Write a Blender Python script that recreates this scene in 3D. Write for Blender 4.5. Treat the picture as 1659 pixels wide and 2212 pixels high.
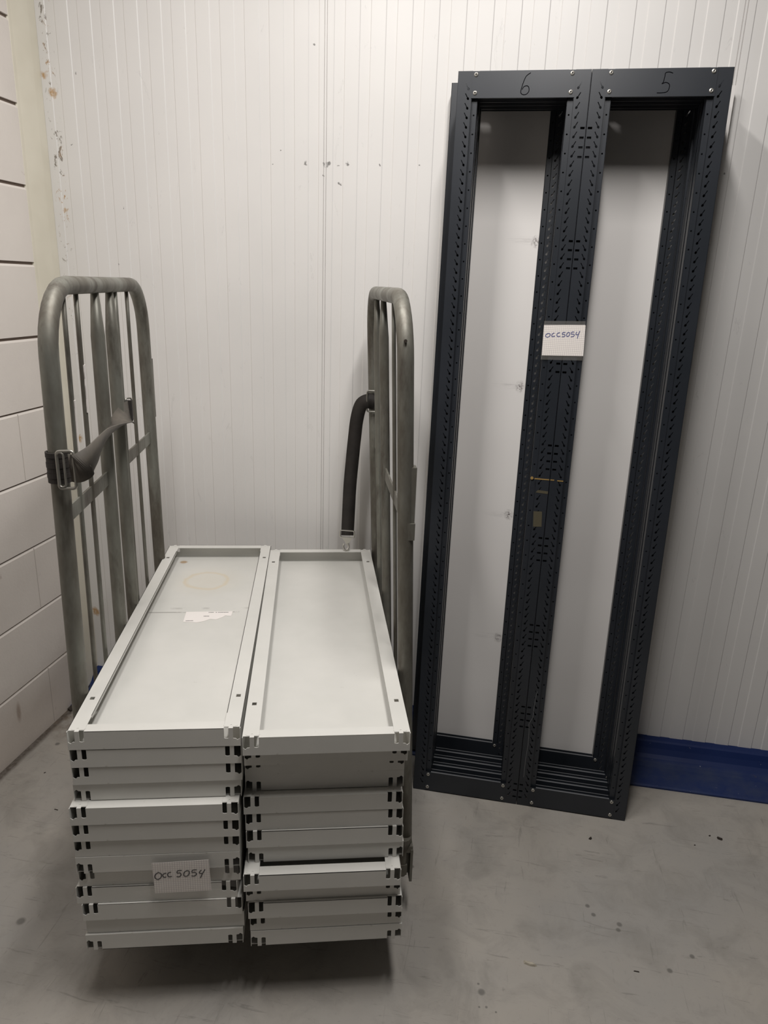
import bpy, bmesh, math, random
from mathutils import Vector, Matrix, Euler
from mathutils.geometry import tessellate_polygon

scene = bpy.context.scene
for o in list(bpy.data.objects):
    bpy.data.objects.remove(o, do_unlink=True)
COL = scene.collection
PI = math.pi

# ------------------------------------------------------------------ camera
YAW, PITCH, ROLL = -0.16352058, 0.30557292, 0.0356808
CAMPOS = Vector((1.60302236, -2.40887608, 1.64))
FPX = 1551.844
_f = Vector((math.sin(YAW) * math.cos(PITCH), math.cos(YAW) * math.cos(PITCH), -math.sin(PITCH)))
_r = Vector((math.cos(YAW), -math.sin(YAW), 0))
_u = _r.cross(_f)
_r2 = math.cos(ROLL) * _r + math.sin(ROLL) * _u
_u2 = -math.sin(ROLL) * _r + math.cos(ROLL) * _u
cam_data = bpy.data.cameras.new('camera')
cam = bpy.data.objects.new('camera', cam_data)
COL.objects.link(cam)
cam.matrix_world = Matrix(((_r2.x, _u2.x, -_f.x, CAMPOS.x), (_r2.y, _u2.y, -_f.y, CAMPOS.y),
                           (_r2.z, _u2.z, -_f.z, CAMPOS.z), (0, 0, 0, 1)))
cam_data.sensor_fit = 'HORIZONTAL'
cam_data.sensor_width = 36.0
cam_data.lens = 36.0 * FPX / 1659.0
cam_data.clip_start = 0.05
scene.camera = cam

# ------------------------------------------------------------------ world, lamps, exposure
world = bpy.data.worlds.new('world')
scene.world = world
world.use_nodes = True
world.node_tree.nodes['Background'].inputs[0].default_value = (0.93, 0.96, 1.0, 1)
world.node_tree.nodes['Background'].inputs[1].default_value = 0.022
scene.view_settings.view_transform = 'Standard'
scene.view_settings.look = 'None'
scene.view_settings.gamma = 1.0
scene.view_settings.exposure = 0.0


def tube_light(name, x, y, z, length, width, power, color):
    ld = bpy.data.lights.new(name, 'AREA')
    ld.shape = 'RECTANGLE'
    ld.size = length
    ld.size_y = width
    ld.energy = power
    ld.color = color
    lo = bpy.data.objects.new(name, ld)
    lo.location = (x, y, z)
    COL.objects.link(lo)
    return lo


# two fluorescent fittings running towards the wall
tube_light('ceiling_tube_lamp', 1.66, -1.42, 3.12, 0.10, 1.00, 38, (1.0, 0.968, 0.94))
tube_light('ceiling_tube_lamp', 0.92, -1.28, 3.12, 0.10, 0.90, 26, (1.0, 0.968, 0.94))

# ------------------------------------------------------------------ node helpers


def mat(name, color, rough=0.5, metal=0.0, spec=0.5):
    m = bpy.data.materials.new(name)
    m.use_nodes = True
    b = m.node_tree.nodes['Principled BSDF']
    b.inputs['Base Color'].default_value = (*color, 1)
    b.inputs['Roughness'].default_value = rough
    b.inputs['Metallic'].default_value = metal
    b.inputs['Specular IOR Level'].default_value = spec
    return m


class NT:
    def __init__(s, m):
        s.m = m
        s.t = m.node_tree
        s.n = s.t.nodes
        s.l = s.t.links
        s.b = s.n['Principled BSDF']
        s.pos = None

    def coord(s, kind='Object'):
        if s.pos is None:
            s.pos = s.n.new('ShaderNodeTexCoord').outputs[kind]
        return s.pos

    def noise(s, scale, detail=4, rough=0.6, vec=None, stretch=None, dist=0.0):
        t = s.n.new('ShaderNodeTexNoise')
        t.inputs['Scale'].default_value = scale
        t.inputs['Detail'].default_value = detail
        t.inputs['Roughness'].default_value = rough
        t.inputs['Distortion'].default_value = dist
        v = vec or s.coord()
        if stretch:
            mp = s.n.new('ShaderNodeMapping')
            mp.inputs['Scale'].default_value = stretch
            s.l.new(v, mp.inputs['Vector'])
            v = mp.outputs[0]
        s.l.new(v, t.inputs['Vector'])
        return t.outputs['Fac']

    def ramp(s, fac, lo, hi, a=0.0, b=1.0):
        r = s.n.new('ShaderNodeMapRange')
        r.inputs['From Min'].default_value = lo
        r.inputs['From Max'].default_value = hi
        r.inputs['To Min'].default_value = a
        r.inputs['To Max'].default_value = b
        s.l.new(fac, r.inputs['Value'])
        return r.outputs[0]

    def math(s, op, a, b=None):
        r = s.n.new('ShaderNodeMath')
        r.operation = op
        for i, v in enumerate((a, b)):
            if v is None:
                continue
            if isinstance(v, (int, float)):
                r.inputs[i].default_value = v
            else:
                s.l.new(v, r.inputs[i])
        return r.outputs[0]

    def mix(s, fac, a, b):
        r = s.n.new('ShaderNodeMix')
        r.data_type = 'RGBA'
        for i, v in ((0, fac), (6, a), (7, b)):
            if isinstance(v, (int, float)):
                r.inputs[i].default_value = v
            elif isinstance(v, tuple):
                r.inputs[i].default_value = (*v, 1)
            else:
                s.l.new(v, r.inputs[i])
        return r.outputs[2]

    def sep(s):
        r = s.n.new('ShaderNodeSeparateXYZ')
        s.l.new(s.coord(), r.inputs[0])
        return r.outputs

    def dot_mask(s, p, r, soft=0.35, squash=None):
        """1 inside radius r of point p"""
        v = s.n.new('ShaderNodeVectorMath')
        v.operation = 'DISTANCE'
        src = s.coord()
        if squash:
            mu = s.n.new('ShaderNodeVectorMath')
            mu.operation = 'MULTIPLY'
            mu.inputs[1].default_value = squash
            s.l.new(src, mu.inputs[0])
            src = mu.outputs[0]
            p = tuple(a * b for a, b in zip(p, squash))
        s.l.new(src, v.inputs[0])
        v.inputs[1].default_value = p
        return s.ramp(v.outputs['Value'], r * (1 + soft), r * (1 - soft))

    def box_mask(s, axis, lo, hi, soft):
        x = s.sep()[axis]
        return s.math('MULTIPLY', s.ramp(x, lo - soft, lo), s.ramp(x, hi + soft, hi))

    def bump(s, h, strength=0.2, dist=0.002):
        b = s.n.new('ShaderNodeBump')
        b.inputs['Strength'].default_value = strength
        b.inputs['Distance'].default_value = dist
        s.l.new(h, b.inputs['Height'])
        s.l.new(b.outputs[0], s.b.inputs['Normal'])

    def color(s, c):
        s.l.new(c, s.b.inputs['Base Color'])

    def rough(s, c):
        s.l.new(c, s.b.inputs['Roughness'])


# ------------------------------------------------------------------ materials
def concrete_material():
    m = mat('painted_concrete_floor', (0.3, 0.29, 0.26), 0.55)
    t = NT(m)
    big = t.noise(1.6, 5, 0.6)
    mid = t.noise(7, 6, 0.65, dist=0.6)
    fine = t.noise(60, 4, 0.7)
    c = t.mix(t.ramp(big, 0.35, 0.65), (0.288, 0.275, 0.256), (0.345, 0.318, 0.281))
    c = t.mix(t.ramp(mid, 0.47, 0.70, 0, 0.55), c, (0.19, 0.178, 0.158))
    c = t.mix(t.ramp(fine, 0.58, 0.75, 0, 0.30), c, (0.17, 0.158, 0.142))
    scr = t.noise(9, 5, 0.7, stretch=(0.6, 7, 1), dist=1.2)
    c = t.mix(t.ramp(scr, 0.615, 0.66, 0, 0.45), c, (0.15, 0.142, 0.128))
    scr2 = t.noise(9, 5, 0.7, stretch=(6, 0.5, 1), dist=1.0)
    c = t.mix(t.ramp(scr2, 0.63, 0.67, 0, 0.4), c, (0.15, 0.142, 0.128))
    # dirt gathered along the foot of the block wall
    x, y, z = t.sep()
    wob = t.math('MULTIPLY', t.math('SUBTRACT', mid, 0.5), 0.03)
    edge = t.ramp(t.math('ADD', x, wob), 0.034, 0.018)
    c = t.mix(t.math('MULTIPLY', edge, t.ramp(fine, 0.3, 0.6, 0.6, 1.0)), c, (0.075, 0.06, 0.048))
    heap = t.dot_mask((0.06, -0.17, 0), 0.12, 0.8)
    c = t.mix(t.math('MULTIPLY', heap, t.ramp(t.noise(25, 5, 0.7), 0.42, 0.62)), c, (0.10, 0.065, 0.04))
    spots = [((1.6636, -1.0553), 0.0085), ((2.0255, -0.7809), 0.007), ((2.2002, -0.8447), 0.006), ((2.1341, -0.9002), 0.0065),
             ((1.9586, -0.7625), 0.006), ((1.4425, -0.696), 0.006), ((0.4508, -1.0989), 0.011), ((1.945, -0.735), 0.006),
             ((1.677, -1.092), 0.003), ((1.70, -1.10), 0.0025), ((1.66, -1.095), 0.0025), ((1.655, -1.035), 0.003),
             ((0.0903, -0.3897), 0.008), ((2.02, -0.80), 0.006)]
    tot = None
    for p, r in spots:
        d = t.dot_mask((p[0], p[1], 0), r, 0.3)
        tot = d if tot is None else t.math('MAXIMUM', tot, d)
    c = t.mix(t.math('MULTIPLY', tot, 0.75), c, (0.10, 0.095, 0.085))
    t.color(c)
    t.rough(t.ramp(mid, 0.3, 0.7, 0.42, 0.62))
    t.bump(fine, 0.12, 0.002)
    return m


def panel_material():
    m = mat('white_coated_wall_panel', (0.80, 0.785, 0.76), 0.42)
    t = NT(m)
    n = t.noise(2.2, 3, 0.5)
    c = t.mix(t.ramp(n, 0.35, 0.65), (0.700, 0.685, 0.665), (0.745, 0.728, 0.706))
    vx, vy, vz = t.sep()
    # scratched, rust-bleeding strip beside the corner
    strip = t.box_mask(0, 0.022, 0.055, 0.008)
    high = t.ramp(vz, 1.25, 1.75)
    chips = t.ramp(t.noise(34, 5, 0.75, dist=1.5, stretch=(1.2, 1, 0.7)), 0.58, 0.60)
    chip_m = t.math('MULTIPLY', t.math('MULTIPLY', strip, high), chips)
    tone = t.ramp(t.noise(11, 2, 0.5), 0.50, 0.62)
    c = t.mix(t.math('MULTIPLY', chip_m, 0.85), c, t.mix(tone, (0.17, 0.14, 0.11), (0.42, 0.24, 0.10)))
    marks = [((0.7942, 0, 2.0045), .0045), ((0.8226, 0, 2.0404), .005), ((0.9048, 0, 2.0015), .0065), ((0.9661, 0, 2.0007), .006),
             ((0.9808, 0, 2.0002), .008), ((1.0117, 0, 1.9991), .0045), ((1.0429, 0, 2.001), .007), ((1.1467, 0, 2.0009), .0045),
             ((1.2737, 0, 1.9988), .005), ((1.0191, 0, 1.9447), .006), ((0.9675, 0, 1.9702), .0045), ((0.1324, 0, 2.2633), .005),
             ((0.0943, 0, 2.0558), .004), ((0.2632, 0, 1.8606), .004), ((0.2338, 0, 1.6785), .005), ((2.172, 0, 1.985), .007),
             ((0.93, 0, 2.335), .006)]
    tot = None
    base = t.pos
    wv = t.n.new('ShaderNodeTexNoise')
    wv.inputs['Scale'].default_value = 55
    wv.inputs['Detail'].default_value = 4
    t.l.new(base, wv.inputs['Vector'])
    sb = t.n.new('ShaderNodeVectorMath')
    sb.operation = 'SUBTRACT'
    sb.inputs[1].default_value = (0.5, 0.5, 0.5)
    t.l.new(wv.outputs['Color'], sb.inputs[0])
    sc = t.n.new('ShaderNodeVectorMath')
    sc.operation = 'MULTIPLY'
    sc.inputs[1].default_value = (0.030, 0.0, 0.030)
    t.l.new(sb.outputs[0], sc.inputs[0])
    ad = t.n.new('ShaderNodeVectorMath')
    ad.operation = 'ADD'
    t.l.new(base, ad.inputs[0])
    t.l.new(sc.outputs[0], ad.inputs[1])
    t.pos = ad.outputs[0]
    for p, r in marks:
        d = t.dot_mask((p[0], 0.035, p[2]), r * 0.62, 0.35)
        tot = d if tot is None else t.math('MAXIMUM', tot, d)
    c = t.mix(t.math('MULTIPLY', tot, 0.8), c, (0.10, 0.095, 0.09))
    rust = [((0.0457, 0, 1.8507), .007), ((0.0426, 0, 2.207), .013), ((0.0161, 0, 2.2599), .011), ((0.0188, 0, 0.327), .016),
            ((0.0202, 0, 1.0465), .012)]
    tot = None
    for p, r in rust:
        d = t.dot_mask((p[0], 0.035, p[2]), r, 0.4)
        tot = d if tot is None else t.math('MAXIMUM', tot, d)
    c = t.mix(t.math('MULTIPLY', tot, t.ramp(t.noise(120, 3, 0.6), 0.3, 0.55, 0.5, 0.95)), c, (0.45, 0.27, 0.11))
    t.pos = base
    # faint grey scuffs
    scuff = t.noise(5, 5, 0.7, stretch=(3, 1, 0.8), dist=2.2)
    thin = t.math('MULTIPLY', t.ramp(scuff, 0.655, 0.665), t.ramp(scuff, 0.685, 0.675))
    c = t.mix(t.math('MULTIPLY', thin, 0.22), c, (0.38, 0.37, 0.36))
    t.color(c)
    return m


def block_material():
    m = mat('painted_block_wall', (0.71, 0.66, 0.61), 0.75)
    t = NT(m)
    n = t.noise(3, 4, 0.6)
    f = t.noise(90, 3, 0.6)
    c = t.mix(t.ramp(n, 0.35, 0.65), (0.69, 0.64, 0.595), (0.74, 0.69, 0.64))
    x, y, z = t.sep()
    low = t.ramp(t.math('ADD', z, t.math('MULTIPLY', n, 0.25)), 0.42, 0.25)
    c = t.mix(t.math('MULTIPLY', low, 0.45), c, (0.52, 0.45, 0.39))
    d = t.noise(14, 5, 0.7, dist=0.6)
    c = t.mix(t.ramp(d, 0.68, 0.74, 0, 0.5), c, (0.40, 0.33, 0.28))
    c = t.mix(t.math('MULTIPLY', t.dot_mask((0, -0.452, 0.16), 0.03, 0.4, (1, 3.0, 0.9)), 0.6), c, (0.27, 0.19, 0.14))
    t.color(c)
    t.bump(f, 0.25, 0.002)
    return m


def trim_material():
    m = mat('cream_corner_trim', (0.74, 0.70, 0.60), 0.5)
    t = NT(m)
    c = t.mix(t.ramp(t.noise(4, 3), 0.4, 0.6), (0.69, 0.65, 0.54), (0.74, 0.70, 0.59))
    t.color(c)
    return m


def plinth_material():
    m = mat('blue_painted_plinth', (0.01, 0.035, 0.16), 0.5, 0.0, 0.35)
    t = NT(m)
    c = t.mix(t.ramp(t.noise(3, 3), 0.4, 0.65), (0.004, 0.016, 0.085), (0.007, 0.022, 0.10))
    x, y, z = t.sep()
    flat = t.ramp(z, 0.026, 0.016)
    dirt = t.math('MULTIPLY', flat, t.ramp(t.noise(9, 6, 0.7), 0.42, 0.66, 0.15, 0.8))
    c = t.mix(t.math('MULTIPLY', dirt, 0.6), c, (0.05, 0.062, 0.09))
    c = t.mix(t.math('MULTIPLY', flat, t.ramp(t.noise(16, 6, 0.75), 0.62, 0.72, 0, 0.8)), c, (0.09, 0.075, 0.06))
    c = t.mix(t.ramp(t.noise(70, 2, 0.5), 0.74, 0.77), c, (0.4, 0.4, 0.4))
    t.color(c)
    return m


def shelf_material(name, stains=False):
    m = mat(name, (0.60, 0.60, 0.55), 0.42)
    t = NT(m)
    c = t.mix(t.ramp(t.noise(3.0, 4, 0.6), 0.35, 0.65), (0.575, 0.57, 0.535), (0.64, 0.63, 0.595))
    c = t.mix(t.ramp(t.noise(22, 5, 0.75, dist=0.8), 0.665, 0.73, 0, 0.5), c, (0.33, 0.31, 0.27))
    if stains:
        # old ring stain and dirty line in the tray
        v = t.n.new('ShaderNodeVectorMath')
        v.operation = 'DISTANCE'
        t.l.new(t.coord(), v.inputs[0])
        v.inputs[1].default_value = (0.155, 0.885, 0.0)
        wob = t.math('ADD', v.outputs['Value'], t.math('MULTIPLY', t.noise(9, 4), 0.05))
        ring = t.math('MULTIPLY', t.ramp(wob, 0.078, 0.09), t.ramp(wob, 0.102, 0.093))
        c = t.mix(t.math('MULTIPLY', ring, 0.55), c, (0.60, 0.50, 0.34))
        haze = t.ramp(wob, 0.16, 0.05, 0, 0.30)
        c = t.mix(haze, c, (0.62, 0.56, 0.44))
        c = t.mix(t.math('MULTIPLY', t.dot_mask((0.055, 1.045, 0), 0.012, 0.3), 0.8), c, (0.38, 0.24, 0.12))
        yl = t.math('MULTIPLY', t.box_mask(1, 0.645, 0.648, 0.002), t.ramp(t.noise(30, 3), 0.45, 0.52))
        c = t.mix(t.math('MULTIPLY', yl, 0.8), c, (0.26, 0.25, 0.23))
        yl2 = t.math('MULTIPLY', t.box_mask(1, 0.668, 0.676, 0.004), t.ramp(t.noise(24, 4), 0.5, 0.62))
        c = t.mix(t.math('MULTIPLY', yl2, 0.5), c, (0.33, 0.32, 0.30))
    t.color(c)
    return m


def galvanised():
    m = mat('worn_galvanised_steel', (0.3, 0.3, 0.26), 0.5, 0.45)
    t = NT(m)
    n = t.noise(7, 5, 0.7, stretch=(1, 1, 0.35))
    c = t.mix(t.ramp(n, 0.38, 0.62), (0.125, 0.113, 0.092), (0.225, 0.225, 0.195))
    c = t.mix(t.ramp(t.noise(15, 5, 0.7, stretch=(1, 1, 0.25)), 0.52, 0.68, 0, 0.8), c, (0.075, 0.062, 0.05))
    t.color(c)
    t.rough(t.ramp(n, 0.3, 0.7, 0.62, 0.42))
    return m


def dark_paint():
    m = mat('anthracite_powder_coat', (0.021, 0.024, 0.030), 0.36, 0.0, 0.5)
    t = NT(m)
    c = t.mix(t.ramp(t.noise(2.5, 3), 0.4, 0.6), (0.015, 0.018, 0.023), (0.020, 0.023, 0.029))
    c = t.mix(t.ramp(t.noise(26, 5, 0.8, stretch=(1.5, 1, 0.5)), 0.755, 0.775, 0, 0.7), c, (0.24, 0.25, 0.24))
    t.color(c)
    return m


def strap_material(name, a, b):
    m = mat(name, a, 0.7)
    t = NT(m)
    t.color(t.mix(t.ramp(t.noise(18, 4), 0.4, 0.6), a, b))
    t.bump(t.noise(900, 1), 0.2, 0.001)
    return m


def grid_paper():
    m = mat('squared_notepaper', (0.80, 0.77, 0.74), 0.8)
    t = NT(m)
    x, y, z = t.sep()
    g = None
    for ax in (x, z):
        fr = t.math('FRACT', t.math('DIVIDE', t.math('ADD', ax, 10.0), 0.0052))
        ln = t.math('LESS_THAN', fr, 0.15)
        g = ln if g is None else t.math('MAXIMUM', g, ln)
    t.color(t.mix(t.math('MULTIPLY', g, 0.8), (0.82, 0.78, 0.74), (0.42, 0.37, 0.39)))
    return m


M = dict(
    floor=concrete_material(), panel=panel_material(), block=block_material(), trim=trim_material(), plinth=plinth_material(),
    shelf=shelf_material('light_grey_shelf_paint'), stained=shelf_material('stained_grey_shelf_paint', True), galv=galvanised(),
    dark=dark_paint(), strap=strap_material('worn_grey_webbing', (0.075, 0.066, 0.055), (0.10, 0.088, 0.072)),
    black_strap=strap_material('black_webbing', (0.018, 0.015, 0.013), (0.028, 0.023, 0.020)),
    zinc=mat('zinc_plated_steel', (0.62, 0.60, 0.55), 0.32, 0.85), buckle=mat('dull_buckle_steel', (0.30, 0.29, 0.26), 0.4, 0.7),
    rubber=mat('black_rubber', (0.015, 0.014, 0.013), 0.6), paper=grid_paper(),
    ink=mat('dark_ink', (0.012, 0.012, 0.02), 0.5), blue_ink=mat('blue_ink', (0.015, 0.03, 0.20), 0.5),
    marker=mat('black_marker', (0.002, 0.002, 0.003), 0.9, 0.0, 0.05), joint=mat('brown_mortar_joint', (0.20, 0.155, 0.125), 0.9),
    board=None, rim=mat('lit_grey_rim', (0.15, 0.155, 0.165), 0.45, 0.2), sticker=mat('white_sticker_paper', (0.78, 0.74, 0.71), 0.6), wood=mat('pale_wood_chip', (0.37, 0.335, 0.27), 0.7),  # rim: paler grey that paints in the light along beam edges
    crumb=mat('dark_crumb', (0.03, 0.022, 0.016), 0.8), sealant=mat('yellowed_glue', (0.30, 0.19, 0.06), 0.45),
    residue=mat('old_tape_residue', (0.085, 0.075, 0.05), 0.25), scratch=mat('bare_scratch', (0.16, 0.16, 0.165), 0.6),
    ceiling=mat('grey_ceiling', (0.30, 0.295, 0.285), 0.8), joint_white=mat('white_panel_seam', (0.78, 0.76, 0.74), 0.5),
    seam_dark=mat('seam_shadow_gap', (0.25, 0.24, 0.23), 0.8), seal=mat('filled_joint', (0.47, 0.42, 0.38), 0.8))


def board_material():
    m = mat('white_back_board', (0.79, 0.765, 0.735), 0.7, 0.0, 0.2)
    t = NT(m)
    c = t.mix(t.ramp(t.noise(2, 2), 0.4, 0.6), (0.715, 0.69, 0.668), (0.75, 0.727, 0.703))
    for p in ((0.2525, 1.803), (0.2495, 1.364), (0.255, 0.939), (0.262, 0.496)):
        wob = t.dot_mask((p[0] - 0.004, 0, p[1]), 0.0095, 0.8, (1, 0, 0.8))
        c = t.mix(t.math('MULTIPLY', wob, t.ramp(t.noise(130, 5, 0.8), 0.46, 0.56)), c, (0.10, 0.075, 0.075))
        smear = t.dot_mask((p[0] - 0.03, 0, p[1] + 0.002), 0.018, 0.8, (0.45, 0, 2.2))
        c = t.mix(t.math('MULTIPLY', smear, t.ramp(t.noise(30, 4, 0.7, stretch=(0.4, 1, 4)), 0.45, 0.65, 0, 0.5)), c, (0.40, 0.38, 0.37))
    t.color(c)
    return m


M['board'] = board_material()


def tape_material():
    m = bpy.data.materials.new('clear_packing_tape')
    m.use_nodes = True
    t = m.node_tree
    b = t.nodes['Principled BSDF']
    b.inputs['Base Color'].default_value = (0.78, 0.74, 0.68, 1)
    b.inputs['Roughness'].default_value = 0.16
    b.inputs['Alpha'].default_value = 0.05
    return m


M['tape'] = tape_material()

# ------------------------------------------------------------------ geometry helpers


def new_obj(name, bm, material, parent=None, smooth=False, loc=None, rot=None):
    me = bpy.data.meshes.new(name)
    bmesh.ops.recalc_face_normals(bm, faces=bm.faces)
    bm.to_mesh(me)
    bm.free()
    if material:
        me.materials.append(material)
    if smooth:
        for p in me.polygons:
            p.use_smooth = True
    o = bpy.data.objects.new(name, me)
    COL.objects.link(o)
    if parent:
        o.parent = parent
    if loc:
        o.location = loc
    if rot:
        o.rotation_euler = rot
    return o


def empty(name, loc=(0, 0, 0), rot=(0, 0, 0)):
    o = bpy.data.objects.new(name, None)
    o.empty_display_size = 0.1
    o.location = loc
    o.rotation_euler = rot
    COL.objects.link(o)
    return o


def tag(o, label=None, cat=None, group=None, kind=None):
    if label:
        o['label'] = label
    if cat:
        o['category'] = cat
    if group:
        o['group'] = group
    if kind:
        o['kind'] = kind
    return o


def box(bm, x0, x1, y0, y1, z0, z1, mtx=None):
    vs = [Vector((x, y, z)) for z in (z0, z1) for y in (y0, y1) for x in (x0, x1)]
    if mtx:
        vs = [mtx @ v for v in vs]
    v = [bm.verts.new(p) for p in vs]
    for f in ((0, 1, 3, 2), (4, 6, 7, 5), (0, 4, 5, 1), (2, 3, 7, 6), (0, 2, 6, 4), (1, 5, 7, 3)):
        bm.faces.new([v[i] for i in f])


def tri_region(outer, holes):
    """triangles over the flat region inside outer and outside holes"""
    loops = [outer] + list(holes)
    pts = [Vector((p[0], p[1], 0)) for l in loops for p in l]
    tris = tessellate_polygon([[Vector((p[0], p[1], 0)) for p in l] for l in loops])
    return pts, loops, tris


def sheet(bm, outer, holes, fn, th):
    """sheet metal blank: fn(x, y, depth) -> 3D point"""
    pts, loops, tris = tri_region(outer, holes)
    a = [bm.verts.new(fn(p.x, p.y, 0.0)) for p in pts]
    b = [bm.verts.new(fn(p.x, p.y, th)) for p in pts]
    for t in tris:
        try:
            bm.faces.new([a[i] for i in t])
            bm.faces.new([b[i] for i in reversed(t)])
        except ValueError:
            pass
    k = 0
    for l in loops:
        n = len(l)
        for i in range(n):
            j = (i + 1) % n
            try:
                bm.faces.new([a[k + i], a[k + j], b[k + j], b[k + i]])
            except ValueError:
                pass
        k += n


def rect(x0, x1, y0, y1):
    return [(x0, y0), (x1, y0), (x1, y1), (x0, y1)]


def circle(cx, cy, r, n=8):
    return [(cx + r * math.cos(2 * PI * i / n), cy + r * math.sin(2 * PI * i / n)) for i in range(n)]


def tube(bm, path, r, n=12, caps=True, closed=False, flat=1.0):
    path = [Vector(p) for p in path]
    rings = []
    m = len(path)
    prev = None
    for i, p in enumerate(path):
        if closed:
            d = path[(i + 1) % m] - path[i - 1]
        else:
            d = path[min(i + 1, m - 1)] - path[max(i - 1, 0)]
        d.normalize()
        if prev is None:
            ref = Vector((1, 0, 0)) if abs(d.x) < 0.9 else Vector((0, 1, 0))
            a = (ref - d * ref.dot(d)).normalized()
        else:
            a = (prev - d * prev.dot(d)).normalized()
        prev = a
        b = d.cross(a)
        rr = r[i] if isinstance(r, (list, tuple)) else r
        rings.append([bm.verts.new(p + (a * math.cos(2 * PI * k / n) * flat + b * math.sin(2 * PI * k / n)) * rr) for k in range(n)])
    rng = range(m) if closed else range(m - 1)
    for i in rng:
        A, B = rings[i], rings[(i + 1) % m]
        for k in range(n):
            bm.faces.new([A[k], A[(k + 1) % n], B[(k + 1) % n], B[k]])
    if caps and not closed:
        bm.faces.new(list(reversed(rings[0])))
        bm.faces.new(rings[-1])


def catmull(pts, sub=6):
    out = []
    n = len(pts)
    for i in range(n - 1):
        p0, p1, p2, p3 = pts[max(i - 1, 0)], pts[i], pts[i + 1], pts[min(i + 2, n - 1)]
        for s in range(sub):
            t = s / sub
            out.append(0.5 * ((2 * p1) + (p2 - p0) * t + (2 * p0 - 5 * p1 + 4 * p2 - p3) * t * t + (3 * p1 - p0 - 3 * p2 + p3) * t ** 3))
    out.append(pts[-1])
    return out


def ribbon(bm, spine, wdirs, width, th=0.0022, sub=7):
    S = catmull([Vector(p) for p in spine], sub)
    Wd = catmull([Vector(p).normalized() for p in wdirs], sub)
    rows = []
    n = len(S)
    for i in range(n):
        d = (S[min(i + 1, n - 1)] - S[max(i - 1, 0)]).normalized()
        w = (Wd[i] - d * Wd[i].dot(d)).normalized()
        nn = d.cross(w)
        rows.append([bm.verts.new(S[i] + w * width / 2 * s + nn * th / 2 * q) for s, q in ((-1, -1), (1, -1), (1, 1), (-1, 1))])
    for a, b in zip(rows, rows[1:]):
        for k in range(4):
            bm.faces.new([a[k], a[(k + 1) % 4], b[(k + 1) % 4], b[k]])
    bm.faces.new(rows[0])
    bm.faces.new(rows[-1])


def stroke(bm, pts, w, fn, smooth=True, th=0.0003):
    """a pen stroke of width w; fn(x, y, lift) -> 3D"""
    P = [Vector((p[0], p[1], 0)) for p in pts]
    if smooth and len(P) > 2:
        P = catmull(P, 5)
    L = []
    n = len(P)
    for i, p in enumerate(P):
        d = (P[min(i + 1, n - 1)] - P[max(i - 1, 0)]).normalized()
        q = Vector((-d.y, d.x, 0)) * w / 2
        L.append((p + q, p - q))
    vs = [(bm.verts.new(fn(a.x, a.y, th)), bm.verts.new(fn(b.x, b.y, th))) for a, b in L]
    for (a, b), (c, d) in zip(vs, vs[1:]):
        bm.faces.new([a, b, d, c])


# ------------------------------------------------------------------ the room
WY = 0.035          # plane of the back wall


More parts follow.
